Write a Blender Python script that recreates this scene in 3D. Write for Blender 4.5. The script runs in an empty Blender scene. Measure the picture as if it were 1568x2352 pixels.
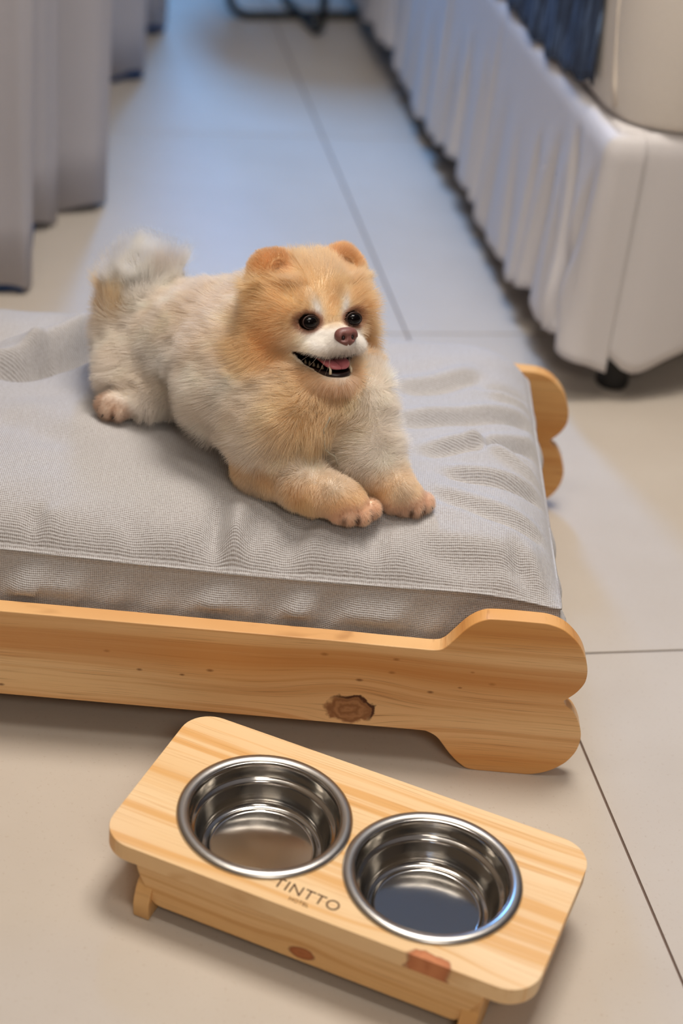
import bpy, bmesh, math, random
import numpy as np
from mathutils import Vector, Matrix

scene = bpy.context.scene
COL = scene.collection
rng = np.random.default_rng(7)
random.seed(7)

# ------------------------------------------------------------------ camera
cam_d = bpy.data.cameras.new('camera')
cam = bpy.data.objects.new('camera', cam_d)
COL.objects.link(cam)
scene.camera = cam
cam_d.sensor_fit = 'VERTICAL'
cam_d.sensor_height = 36.0
cam_d.sensor_width = 24.0
cam_d.lens = 36.0 * 4022.4 / 2352.0
cam_d.clip_start = 0.05
_r = Vector((0.99334, 0.06337, 0.09624)); _u = Vector((-0.11525, 0.54633, 0.82960)); _f = Vector((0, 0.83518, -0.54997))
cam.matrix_world = Matrix((( _r[0], _u[0], -_f[0], 0.0), (_r[1], _u[1], -_f[1], 0.0), (_r[2], _u[2], -_f[2], 1.17944), (0, 0, 0, 1)))
cam_d.dof.use_dof = True
cam_d.dof.focus_distance = 1.70
cam_d.dof.aperture_fstop = 2.7

# ------------------------------------------------------------------ world, lights, exposure
world = bpy.data.worlds.new('world'); scene.world = world
world.use_nodes = True
bg = world.node_tree.nodes['Background']
bg.inputs[0].default_value = (0.45, 0.65, 1.0, 1)
bg.inputs[1].default_value = 1.0

def area_light(name, loc, target, size, power, color, size_y=None, spread=None):
    d = bpy.data.lights.new(name, 'AREA')
    d.energy = power; d.color = color; d.size = size
    if size_y: d.shape = 'RECTANGLE'; d.size_y = size_y
    if spread: d.spread = math.radians(spread)
    o = bpy.data.objects.new(name, d); COL.objects.link(o)
    o.location = loc
    o.rotation_euler = (Vector(target) - Vector(loc)).to_track_quat('-Z', 'Y').to_euler()
    return o
WARM = (1.0, 0.91, 0.81)
area_light('ceiling_panel_light', (0.20, 1.80, 2.62), (0.12, 1.35, 0), 0.9, 20.0, WARM, 0.7, 115)
area_light('ceiling_strip_light', (-0.3, 0.9, 2.62), (-0.2, 1.2, 0), 1.4, 14.0, WARM, 0.3)
area_light('front_fill_light', (0.5, -1.1, 2.4), (0.0, 1.6, 0.2), 0.9, 19.0, WARM, 0.5)  # added fill from behind the camera, brightens the fronts; not a lamp of the room
area_light('window_daylight', (-0.52, 4.10, 1.45), (0.15, 1.9, 0.0), 0.26, 54.0, (0.15, 0.44, 1.0), 1.3)

scene.view_settings.view_transform = 'Standard'
scene.view_settings.look = 'None'
scene.view_settings.gamma = 1.0
scene.view_settings.use_curve_mapping = False
scene.view_settings.exposure = -0.04
scene.cycles.max_bounces = 8
scene.cycles.caustics_reflective = False
scene.cycles.caustics_refractive = False

# ------------------------------------------------------------------ helpers
def tag(o, label=None, cat=None, group=None, kind=None):
    if label: o['label'] = label
    if cat: o['category'] = cat
    if group: o['group'] = group
    if kind: o['kind'] = kind
    return o
def empty(name, loc=(0, 0, 0), rz=0.0):
    o = bpy.data.objects.new(name, None); COL.objects.link(o)
    o.location = loc; o.rotation_euler = (0, 0, rz); o.empty_display_size = 0.05
    return o
def link_mesh(name, me, mat=None, parent=None, smooth=False):
    o = bpy.data.objects.new(name, me); COL.objects.link(o)
    if mat is not None: me.materials.append(mat)
    if parent is not None: o.parent = parent
    if smooth: me.polygons.foreach_set('use_smooth', [True] * len(me.polygons))
    return o
def from_bm(name, bm, mat=None, parent=None, smooth=False):
    bmesh.ops.recalc_face_normals(bm, faces=bm.faces[:])
    me = bpy.data.meshes.new(name); bm.to_mesh(me); bm.free()
    return link_mesh(name, me, mat, parent, smooth)
def from_data(name, verts, faces, mat=None, parent=None, smooth=False):
    me = bpy.data.meshes.new(name); me.from_pydata([tuple(map(float, v)) for v in verts], [], faces); me.update()
    return link_mesh(name, me, mat, parent, smooth)
def bevel(o, w, seg=2, ang=35):
    m = o.modifiers.new('bevel', 'BEVEL'); m.width = w; m.segments = seg; m.limit_method = 'ANGLE'; m.angle_limit = math.radians(ang)
    return o
def box_bm(bm, x0, x1, y0, y1, z0, z1):
    v = [bm.verts.new(p) for p in ((x0,y0,z0),(x1,y0,z0),(x1,y1,z0),(x0,y1,z0),(x0,y0,z1),(x1,y0,z1),(x1,y1,z1),(x0,y1,z1))]
    for f in ((0,3,2,1),(4,5,6,7),(0,1,5,4),(1,2,6,5),(2,3,7,6),(3,0,4,7)): bm.faces.new([v[i] for i in f])
def box(name, b, mat, parent=None, bev=0.0):
    bm = bmesh.new(); box_bm(bm, *b); o = from_bm(name, bm, mat, parent)
    if bev: bevel(o, bev)
    return o
def catmull(pts, n=6, closed=False):
    P = [np.array(p, float) for p in pts]; out = []; m = len(P)
    for i in range(m if closed else m - 1):
        p0 = P[(i - 1) % m] if closed or i > 0 else P[i]
        p1 = P[i]; p2 = P[(i + 1) % m]
        p3 = P[(i + 2) % m] if closed or i + 2 < m else P[i + 1]
        for k in range(n):
            t = k / n
            out.append(0.5 * ((2*p1) + (-p0+p2)*t + (2*p0-5*p1+4*p2-p3)*t*t + (-p0+3*p1-3*p2+p3)*t**3))
    if not closed: out.append(P[-1])
    return out
def prism(name, outline, axis, a0, a1, mat, parent=None, bev=0.0, smooth=False):
    """outline: 2-D points; axis 'y' -> points are (x,z), 'x' -> (y,z), 'z' -> (x,y)"""
    bm = bmesh.new()
    f = {'y': lambda p, a: (p[0], a, p[1]), 'x': lambda p, a: (a, p[0], p[1]), 'z': lambda p, a: (p[0], p[1], a)}[axis]
    A = [bm.verts.new(f(p, a0)) for p in outline]; B = [bm.verts.new(f(p, a1)) for p in outline]
    n = len(A)
    bm.faces.new(A); bm.faces.new(B[::-1])
    for i in range(n): bm.faces.new((A[i], A[(i+1) % n], B[(i+1) % n], B[i]))
    o = from_bm(name, bm, mat, parent)
    if bev: bevel(o, bev, 3)
    return o
def tube(name, pts, rad, mat, parent=None, n=12, caps=True):
    P = [Vector(p) for p in pts]; R = rad if hasattr(rad, '__len__') else [rad] * len(P)
    V, F = [], []
    prev = None
    for i, p in enumerate(P):
        t = (P[min(i+1, len(P)-1)] - P[max(i-1, 0)]).normalized()
        a = prev if prev is not None else (Vector((0, 0, 1)) if abs(t.z) < 0.9 else Vector((1, 0, 0)))
        s = (a - t * a.dot(t)).normalized(); prev = s; q = t.cross(s)
        for k in range(n):
            an = 2 * math.pi * k / n
            V.append(p + (s * math.cos(an) + q * math.sin(an)) * R[i])
    for i in range(len(P) - 1):
        for k in range(n):
            F.append((i*n + k, i*n + (k+1) % n, (i+1)*n + (k+1) % n, (i+1)*n + k))
    if caps: F.append(tuple(range(n))[::-1]); F.append(tuple((len(P)-1)*n + k for k in range(n)))
    return from_data(name, V, F, mat, parent, True)
def revolve(name, prof, mat, parent=None, seg=96, loc=(0, 0, 0)):
    V, F, m = [], [], len(prof)
    for k in range(seg):
        a = 2 * math.pi * k / seg
        for r, z in prof: V.append((r*math.cos(a) + loc[0], r*math.sin(a) + loc[1], z + loc[2]))
    for k in range(seg):
        for i in range(m - 1):
            F.append((k*m + i, ((k+1) % seg)*m + i, ((k+1) % seg)*m + i + 1, k*m + i + 1))
    bm = bmesh.new(); me = bpy.data.meshes.new(name); me.from_pydata(V, [], F); bm.from_mesh(me)
    bmesh.ops.remove_doubles(bm, verts=bm.verts[:], dist=1e-6)
    return from_bm(name, bm, mat, parent, True)

class NT:
    def __init__(s, name):
        s.m = bpy.data.materials.new(name); s.m.use_nodes = True
        s.t = s.m.node_tree; s.N = s.t.nodes; s.b = s.N['Principled BSDF']
    def n(s, typ, ins=None, **kw):
        o = s.N.new(typ)
        for k, v in kw.items(): setattr(o, k, v)
        for k, v in (ins or {}).items(): s.set(o.inputs[k], v)
        return o
    def set(s, sock, v):
        if isinstance(v, bpy.types.NodeSocket): s.t.links.new(v, sock)
        elif isinstance(v, bpy.types.Node): s.t.links.new(v.outputs[0], sock)
        else: sock.default_value = v
    def math(s, op, a, b=0.0, c=0.0, clamp=False):
        o = s.n('ShaderNodeMath', {0: a, 1: b, 2: c}, operation=op); o.use_clamp = clamp; return o.outputs[0]
    def mix(s, f, a, b, mode='MIX'):
        o = s.n('ShaderNodeMix', data_type='RGBA', blend_type=mode)
        s.set(o.inputs[0], f); s.set(o.inputs[6], a); s.set(o.inputs[7], b); return o.outputs[2]
    def noise(s, vec, scale, detail=3.0, rough=0.5, dist=0.0):
        return s.n('ShaderNodeTexNoise', {'Vector': vec, 'Scale': scale, 'Detail': detail, 'Roughness': rough, 'Distortion': dist})
    def ramp(s, f, stops):
        o = s.n('ShaderNodeValToRGB', {0: f}); e = o.color_ramp.elements
        while len(e) < len(stops): e.new(0.5)
        for el, (p, c) in zip(e, stops): el.position = p; el.color = c if len(c) == 4 else (*c, 1)
        return o.outputs[0]
    def mapping(s, vec, scale=(1, 1, 1), loc=(0, 0, 0), rot=(0, 0, 0)):
        return s.n('ShaderNodeMapping', {'Vector': vec, 'Scale': scale, 'Location': loc, 'Rotation': rot}).outputs[0]
    def obj(s): return s.n('ShaderNodeTexCoord').outputs['Object']
    def out(s, **kw):
        for k, v in kw.items(): s.set(s.b.inputs[k.replace('_', ' ')], v)
        return s.m
    def bump(s, h, strength=0.3, dist=0.001):
        return s.n('ShaderNodeBump', {'Height': h, 'Strength': strength, 'Distance': dist}).outputs[0]
def lin(r, g, b):
    f = lambda c: (c/255/12.92) if c/255 <= 0.04045 else ((c/255 + 0.055)/1.055)**2.4
    return (f(r), f(g), f(b), 1.0)
def simple(name, col, rough=0.6, metal=0.0, **kw):
    t = NT(name); return t.out(Base_Color=col, Roughness=rough, Metallic=metal, **kw)

# ------------------------------------------------------------------ materials
def pine(name, cols, fine=55.0, broad=10.0, knots=(), axis='z', streak=0.5, seed=0.0, rough=0.42, kcols=(lin(146, 100, 62), lin(176, 128, 84)), kedge=3.2, bands=(), pins=()):
    """grain runs along local X; lines vary along `axis`"""
    t = NT(name); sep = t.n('ShaderNodeSeparateXYZ', {0: t.obj()})
    x, y, z = sep.outputs
    v = z if axis == 'z' else y
    other = y if axis == 'z' else z
    dark = None
    for (kx, kv, rx, rv) in knots:
        dx = t.math('DIVIDE', t.math('SUBTRACT', x, kx), rx); dv = t.math('DIVIDE', t.math('SUBTRACT', v, kv), rv)
        d2 = t.math('ADD', t.math('MULTIPLY', dx, dx), t.math('MULTIPLY', dv, dv))
        g = t.math('EXPONENT', t.math('MULTIPLY', d2, -0.16))
        v2 = t.math('MULTIPLY_ADD', t.math('SUBTRACT', v, kv), t.math('SUBTRACT', 1.0, t.math('MULTIPLY', g, 0.75)), kv)
        d = t.math('SQRT', d2)
        nz = t.noise(t.obj(), 90.0, 2.0)
        dn = t.math('ADD', d, t.math('MULTIPLY_ADD', nz.outputs[0], 0.8, -0.4))
        m = t.n('ShaderNodeMapRange', {0: dn, 1: 1.05, 2: 0.85, 3: 0.0, 4: 1.0}).outputs[0]
        ringv = t.math('MULTIPLY_ADD', t.math('SINE', t.math('MULTIPLY', dn, 15.0 if kedge > 1 else 4.0)), 0.5, 0.5)
        edge = t.n('ShaderNodeMapRange', {0: t.math('ABSOLUTE', t.math('SUBTRACT', dn, 0.95)), 1: 0.16, 2: 0.0, 3: 0.0, 4: 1.0}).outputs[0]
        if kedge > 1:
            dirn = t.math('MULTIPLY_ADD', t.math('ADD', t.math('MULTIPLY', dx, 0.7), t.math('MULTIPLY', dv, 0.7)), 1.6, 0.1, True)
            edge = t.math('MULTIPLY', edge, dirn)
        dark = (dark or []) + [(m, ringv, edge)]
        v = v2
    vec = t.n('ShaderNodeCombineXYZ', {0: x, 1: t.math('ADD', v, seed), 2: other}).outputs[0]
    wob = t.noise(t.mapping(vec, (4.0, 14.0, 3.0)), 1.0, 2.0)
    vw = t.math('MULTIPLY_ADD', wob.outputs[0], 0.009, t.math('ADD', v, seed))
    vec2 = t.n('ShaderNodeCombineXYZ', {0: x, 1: vw, 2: other}).outputs[0]
    b = t.noise(t.mapping(vec2, (0.5, broad, 2.0)), 1.0, 1.5).outputs[0]
    f = t.noise(t.mapping(vec2, (1.2, fine, 4.0)), 1.0, 2.0, 0.55).outputs[0]
    ff = t.noise(t.mapping(vec2, (10.0, fine * 9, 30.0)), 1.0, 2.0, 0.6).outputs[0]
    c = t.ramp(b, [(0.34, cols[1]), (0.62, cols[0])])
    s = t.n('ShaderNodeMapRange', {0: f, 1: 0.48, 2: 0.62, 3: 0.0, 4: streak}).outputs[0]
    c = t.mix(s, c, cols[2])
    fl = t.n('ShaderNodeMapRange', {0: ff, 1: 0.56, 2: 0.74, 3: 0.0, 4: 0.6}).outputs[0]
    c = t.mix(fl, c, cols[3])
    for (px_, pz_, pr_) in pins:
        d_ = t.math('SQRT', t.math('ADD', t.math('POWER', t.math('DIVIDE', t.math('SUBTRACT', x, px_), pr_*1.9), 2.0), t.math('POWER', t.math('DIVIDE', t.math('SUBTRACT', z, pz_), pr_), 2.0)))
        c = t.mix(t.n('ShaderNodeMapRange', {0: d_, 1: 1.1, 2: 0.3, 3: 0.0, 4: 0.8}).outputs[0], c, lin(112, 66, 30))
    for (bc, bw, ba) in bands:
        q_ = t.math('DIVIDE', t.math('SUBTRACT', t.math('MULTIPLY_ADD', t.math('SUBTRACT', vw, seed), 1.0, -0.006), bc), bw)
        c = t.mix(t.math('MULTIPLY', t.math('EXPONENT', t.math('MULTIPLY', t.math('MULTIPLY', q_, q_), -1.0)), ba), c, lin(206, 140, 72))
    for (m, ringv, edge) in (dark or []):
        kc = t.mix(ringv, kcols[0], kcols[1])
        c = t.mix(m, c, kc)
        c = t.mix(t.math('MULTIPLY', edge, t.math('MULTIPLY', f, kedge)), c, lin(78, 40, 16))
    return t.out(Base_Color=c, Roughness=rough, Normal=t.bump(ff, 0.15, 0.0004), Specular_IOR_Level=0.35)

BOARD_PINE = pine('varnished_pine', [lin(240, 200, 146), lin(222, 164, 98), lin(206, 142, 78), lin(150, 96, 50)], fine=95, broad=17,
                  knots=[(-0.1905, 0.0650, 0.026, 0.0175)], axis='z', streak=0.5, seed=0.31, bands=[(.116, .017, .75), (.174, .008, .35)], pins=[(-0.3297, 0.0986, 0.0022), (-0.3984, 0.092, 0.0018), (-0.4307, 0.1116, 0.002), (-0.3566, 0.0902, 0.0016), (-0.2204, 0.131, 0.0024), (-0.153, 0.1159, 0.0022), (-0.1506, 0.1324, 0.002), (-0.1836, 0.1031, 0.0022), (-0.1129, 0.0957, 0.002), (-0.0541, 0.1123, 0.0022), (-0.0751, 0.1247, 0.0014), (-0.0847, 0.1044, 0.0014), (-0.5333, 0.0581, 0.002)])
BACK_PINE = pine('varnished_pine_plain', [lin(226, 176, 112), lin(208, 146, 78), lin(200, 134, 66), lin(150, 92, 44)], fine=60, broad=13, axis='z', streak=0.5, seed=1.7)
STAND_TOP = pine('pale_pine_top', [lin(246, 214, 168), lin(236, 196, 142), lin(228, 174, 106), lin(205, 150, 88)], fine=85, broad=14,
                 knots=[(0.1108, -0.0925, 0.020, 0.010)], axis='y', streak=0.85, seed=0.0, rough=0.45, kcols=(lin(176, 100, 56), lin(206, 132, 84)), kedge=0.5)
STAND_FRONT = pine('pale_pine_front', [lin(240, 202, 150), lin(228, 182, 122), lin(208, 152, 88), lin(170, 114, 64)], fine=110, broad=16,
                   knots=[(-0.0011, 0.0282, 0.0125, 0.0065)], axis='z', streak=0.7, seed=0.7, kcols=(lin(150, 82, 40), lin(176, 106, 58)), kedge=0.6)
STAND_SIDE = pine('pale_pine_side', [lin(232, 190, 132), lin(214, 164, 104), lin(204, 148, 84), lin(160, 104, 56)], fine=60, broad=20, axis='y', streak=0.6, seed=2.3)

def fabric_mat():
    t = NT('grey_woven_fabric')
    uv = t.n('ShaderNodeTexCoord').outputs['UV']
    wob = t.noise(uv, 60.0, 2.0)
    off = t.n('ShaderNodeVectorMath', {0: wob.outputs['Color'], 1: (0.5, 0.5, 0.5)}, operation='SUBTRACT').outputs[0]
    uvw = t.n('ShaderNodeVectorMath', {0: off, 1: (0.0011, 0.0011, 0.0), 2: uv}, operation='MULTIPLY_ADD').outputs[0]
    s = t.n('ShaderNodeSeparateXYZ', {0: uvw}); P = 2 * math.pi / 0.0027
    a = t.math('SINE', t.math('MULTIPLY', t.math('ADD', s.outputs[0], s.outputs[1]), P * 0.72))
    b = t.math('SINE', t.math('MULTIPLY', t.math('SUBTRACT', s.outputs[0], s.outputs[1]), P * 0.72))
    w = t.math('MULTIPLY', a, b)
    fib = t.noise(t.mapping(uv, (260.0, 900.0, 1.0)), 1.0, 2.0).outputs[0]
    w2 = t.math('ADD', w, t.math('MULTIPLY_ADD', fib, 1.8, -0.9))
    k = t.n('ShaderNodeMapRange', {0: w2, 1: -0.95, 2: 0.45, 3: 0.0, 4: 1.0}).outputs[0]
    big = t.noise(uv, 9.0, 3.0).outputs[0]
    lightc = t.mix(big, lin(200, 199, 200), lin(212, 211, 212))
    c = t.mix(k, lin(150, 142, 138), lightc)
    return t.out(Base_Color=c, Roughness=0.92, Specular_IOR_Level=0.15, Sheen_Weight=0.25, Sheen_Roughness=0.5,
                 Normal=t.bump(w2, 0.55, 0.0006))
FABRIC = fabric_mat()

def tile_mat():
    t = NT('beige_porcelain')
    o = t.n('ShaderNodeNewGeometry').outputs['Position']
    a = t.noise(o, 2.2, 5.0, 0.6).outputs[0]; b = t.noise(o, 260.0, 2.0).outputs[0]; c_ = t.noise(t.mapping(o, (1.0, 6.0, 1.0), rot=(0, 0, -0.24)), 2.5, 3.0).outputs[0]
    c = t.ramp(a, [(0.3, lin(194, 184, 171)), (0.7, lin(206, 198, 187))])
    c = t.mix(t.math('MULTIPLY', c_, 0.35), c, lin(189, 177, 162))
    sp = t.n('ShaderNodeMapRange', {0: b, 1: 0.62, 2: 0.75, 3: 0.0, 4: 0.3}).outputs[0]
    c = t.mix(sp, c, lin(168, 148, 128))
    return t.out(Base_Color=c, Roughness=t.math('MULTIPLY_ADD', a, 0.1, 0.42), Specular_IOR_Level=0.35, Normal=t.bump(b, 0.03, 0.0002))
TILE = tile_mat()
GROUT = simple('taupe_grout', lin(112, 92, 78), 0.9)
WALL = simple('taupe_plaster', lin(140, 126, 110), 0.85)
CEIL = simple('ceiling_paint', lin(226, 224, 222), 0.9)
def cloth(name, c1_, c2_, scale=700.0, rough=0.9, trans=0.0):
    t = NT(name); o = t.obj()
    f = t.noise(o, scale, 2.0).outputs[0]; g = t.noise(o, 7.0, 3.0).outputs[0]
    c = t.mix(f, c1_, c2_); c = t.mix(t.math('MULTIPLY', g, 0.15), c, c1_)
    return t.out(Base_Color=c, Roughness=rough, Specular_IOR_Level=0.15, Normal=t.bump(f, 0.2, 0.0005))
CURTAIN = cloth('grey_curtain_linen', lin(170, 168, 174), lin(190, 188, 194))
HEM_BLUE = cloth('blue_curtain_hem', lin(38, 66, 110), lin(50, 80, 128))  # dark blue for the strip along the bottom of the curtains
SKIRT = cloth('white_bed_skirt_cotton', lin(212, 208, 208), lin(222, 219, 219))
MATTRESS = cloth('cream_mattress_cover', lin(222, 214, 204), lin(230, 223, 214), 300)
PIPING = cloth('cream_piping', lin(224, 212, 198), lin(232, 222, 208))
BLACK = simple('black_powder_coated_metal', lin(22, 26, 26), 0.4)
BLACKLEG = simple('black_plastic', lin(18, 17, 17), 0.5)
def throw_mat():
    t = NT('navy_woven_throw'); o = t.obj()
    a = t.noise(t.mapping(o, (1.0, 22.0, 3.0)), 3.0, 4.0, 0.6, 0.4).outputs[0]
    b = t.noise(t.mapping(o, (1.0, 240.0, 30.0)), 2.0, 3.0).outputs[0]
    c = t.ramp(a, [(0.40, lin(38, 42, 54)), (0.50, lin(52, 64, 86)), (0.62, lin(98, 120, 152))])
    c = t.mix(t.math('MULTIPLY', b, 0.4), c, lin(40, 48, 64))
    return t.out(Base_Color=c, Roughness=0.9, Normal=t.bump(b, 0.6, 0.002))
THROW = throw_mat()
def steel_mat(name, rough, aniso=0.0):
    t = NT(name); o = t.obj()
    s = t.n('ShaderNodeSeparateXYZ', {0: o}); r = t.math('SQRT', t.math('ADD', t.math('MULTIPLY', s.outputs[0], s.outputs[0]), t.math('MULTIPLY', s.outputs[1], s.outputs[1])))
    f = t.noise(t.n('ShaderNodeCombineXYZ', {0: r, 1: s.outputs[2], 2: 0.0}).outputs[0], 900.0, 2.0).outputs[0]
    return t.out(Base_Color=(0.52, 0.50, 0.47, 1), Metallic=1.0, Roughness=rough, Normal=t.bump(f, 0.04, 0.0002))
STEEL = steel_mat('polished_steel', 0.13)
RIM = steel_mat('satin_steel_rim', 0.30)
BRAND = simple('burnt_lettering', lin(74, 42, 24), 0.9)

# ------------------------------------------------------------------ room shell
X0, X1, Y0, Y1, ZC = -0.80, 2.6, -1.3, 4.15, 2.70
TH = math.radians(13.6016); TS = 0.7496; TO = np.array([0.24067, 1.55202])
td = np.array([-math.sin(TH), math.cos(TH)]); te = np.array([math.cos(TH), math.sin(TH)])
fl = tag(box('floor', (X0 - .12, X1 + .12, Y0 - .12, Y1 + .12, -0.12, -0.0022), GROUT), kind='structure')
GAP = 0.0026
def clip_poly(poly, axis, lim, keep_less):
    out = []
    for i in range(len(poly)):
        a, b = poly[i], poly[(i+1) % len(poly)]
        ina = (a[axis] <= lim) if keep_less else (a[axis] >= lim); inb = (b[axis] <= lim) if keep_less else (b[axis] >= lim)
        if ina: out.append(a)
        if ina != inb:
            t = (lim - a[axis]) / (b[axis] - a[axis]); out.append(a + (b - a) * t)
    return out
for i in range(-5, 6):
    for j in range(-5, 6):
        c0 = TO + te * (i * TS) + td * (j * TS); g = GAP / 2
        poly = [c0 + te*g + td*g, c0 + te*(TS-g) + td*g, c0 + te*(TS-g) + td*(TS-g), c0 + te*g + td*(TS-g)]
        for ax, lim, kl in ((0, X0, False), (0, X1, True), (1, Y0, False), (1, Y1, True)):
            poly = clip_poly(poly, ax, lim, kl)
            if len(poly) < 3: break
        if len(poly) < 3: continue
        area = 0.5 * abs(sum(poly[k][0]*poly[(k+1) % len(poly)][1] - poly[(k+1) % len(poly)][0]*poly[k][1] for k in range(len(poly))))
        if area < 0.004: continue
        o = prism('tile', poly, 'z', -0.0022, 0.0, TILE, fl, 0.0006)
tag(box('ceiling', (X0 - .12, X1 + .12, Y0 - .12, Y1 + .12, ZC, ZC + .1), CEIL), kind='structure')
tag(box('wall_left', (X0 - .12, X0, Y0, Y1, 0, ZC), WALL), kind='structure')
tag(box('wall_right', (X1, X1 + .12, Y0, Y1, 0, ZC), WALL), kind='structure')
tag(box('wall_near', (X0 - .12, X1 + .12, Y0 - .12, Y0, 0, ZC), WALL), kind='structure')
bm = bmesh.new()
WX0, WX1, WZ0, WZ1 = -0.68, -0.36, 0.70, 2.2
box_bm(bm, X0 - .12, WX0, Y1, Y1 + .12, 0, ZC); box_bm(bm, WX1, X1 + .12, Y1, Y1 + .12, 0, ZC)
box_bm(bm, WX0, WX1, Y1, Y1 + .12, 0, WZ0); box_bm(bm, WX0, WX1, Y1, Y1 + .12, WZ1, ZC)
tag(from_bm('wall_far', bm, simple('pale_grey_plaster', lin(214, 214, 218), 0.85)), kind='structure')
win = empty('window_1', ((WX0 + WX1)/2, Y1 + .03, WZ0)); tag(win, kind='structure')
W2 = (WX1 - WX0)/2; WH = WZ1 - WZ0
bm = bmesh.new()
box_bm(bm, -W2, -W2+.04, 0, .05, 0, WH); box_bm(bm, W2-.04, W2, 0, .05, 0, WH)
box_bm(bm, -W2+.04, W2-.04, 0, .05, 0, .05); box_bm(bm, -W2+.04, W2-.04, 0, .05, WH-.05, WH)
from_bm('window_frame', bm, simple('white_window_paint', lin(225, 225, 225), 0.5), win)
gt = NT('window_glass'); gt.out(Base_Color=(1, 1, 1, 1), Roughness=0.0, Transmission_Weight=1.0, IOR=1.45)
box('window_pane', (-W2+.04, W2-.04, .022, .028, .05, WH-.05), gt.m, win)

# ------------------------------------------------------------------ curtains
def curtain(name, path, z0, z1, mat, parent=None, thick=0.003, hem=None):
    P = catmull(path, 7); nz = 26; V, F = [], []
    zs = [z0 + (z1 - z0) * (k/nz) for k in range(nz + 1)]
    c = np.mean(P, axis=0)
    for k, z in enumerate(zs):
        f = k / nz
        for i, p in enumerate(P):
            w = 0.004 * math.sin(i * 0.55 + z * 2.1) * (1 - f)
            zz = z + (0.006 * math.sin(i * 0.35) if k == 0 else 0)
            V.append((p[0] + w - 0.012 * f * math.sin(i * .3), p[1], zz))
    n = len(P)
    for k in range(nz):
        for i in range(n - 1): F.append((k*n+i, k*n+i+1, (k+1)*n+i+1, (k+1)*n+i))
    o = from_data(name, V, F, mat, parent, True)
    m = o.modifiers.new('solid', 'SOLIDIFY'); m.thickness = thick
    return o
near_path = [(-.70, 2.02), (-.66, 2.06), (-.60, 2.17), (-.535, 2.245), (-.492, 2.262), (-.488, 2.285), (-.535, 2.34), (-.565, 2.42), (-.535, 2.462), (-.502, 2.488), (-.497, 2.508), (-.520, 2.528),
             (-.512, 2.543), (-.47, 2.556), (-.437, 2.582), (-.440, 2.608), (-.50, 2.64), (-.575, 2.70), (-.55, 2.80), (-.60, 2.90)]
far_path = [(-.62, 3.02), (-.58, 3.10), (-.525, 3.146), (-.483, 3.165), (-.466, 3.192), (-.485, 3.23), (-.54, 3.30), (-.535, 3.39), (-.50, 3.425), (-.470, 3.455), (-.468, 3.48), (-.50, 3.51), (-.58, 3.54), (-.62, 3.60)]
c1_ = empty('curtain', (-.52, 2.4, 0)); tag(c1_, 'grey linen curtain in deep folds, the near one at the left edge', 'curtain')
for (nm, pth, ctr, root_) in (('a', near_path, (-.52, 2.4), c1_),):
    lp = [(x - ctr[0], y - ctr[1]) for x, y in pth]
    curtain('curtain_cloth', lp, 0.012, 2.60, CURTAIN, root_)
    tube('curtain_rail', [(-.06, -.45, 2.62), (-.06, .55, 2.62)], 0.012, BLACK, root_)
c2_ = empty('curtain', (-.52, 3.3, 0)); tag(c2_, 'blue-grey curtain behind the near curtain, further back by the far floor', 'curtain')
lp = [(x + .52, y - 3.3) for x, y in far_path]
curtain('curtain_cloth', lp, 0.018, 2.60, CURTAIN, c2_)
tag(curtain('hem_strip', [(x - .004, y + .006) for x, y in lp], 0.003, 0.10, HEM_BLUE, c2_, 0.002), 'dark blue strip showing below the hem')
tube('curtain_rail', [(-.06, -.30, 2.62), (-.06, .32, 2.62)], 0.012, BLACK, c2_)
tag(curtain('hem_strip', [(x + .52 - .006, y - 2.4 + .006) for x, y in near_path[:6]], 0.002, 0.10, HEM_BLUE, c1_, 0.002), 'dark blue strip showing below the hem')

# ------------------------------------------------------------------ side table (black crossed hoops)
st = empty('side_table', (-.206, 3.652, 0)); tag(st, 'black metal table on crossed tubular hoop legs at the far end of the floor', 'table')
def hoop(name, dirv, half, h):
    d = np.array(dirv) / np.linalg.norm(dirv); rr = 0.045; pts = []
    def at(s, z): return (d[0]*s, d[1]*s, z)
    pts.append(at(-half, h))
    for k in range(7):
        a = math.pi/2 * k/6; pts.append(at(-half + rr - rr*math.cos(a), 0.009 + rr - rr*math.sin(a)))
    for k in range(7):
        a = math.pi/2 * k/6; pts.append(at(half - rr + rr*math.sin(a), 0.009 + rr - rr*math.cos(a)))
    pts.append(at(half, h))
    return tube(name, pts, 0.009, BLACK, st, 12)
hoop('leg', (.94, .35), .158, .45); hoop('leg', (.40, -.92), .130, .45)
revolve('table_top', [(0, .45), (.235, .45), (.24, .455), (.24, .467), (.235, .472), (0, .472)], BLACK, st, 64)

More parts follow.
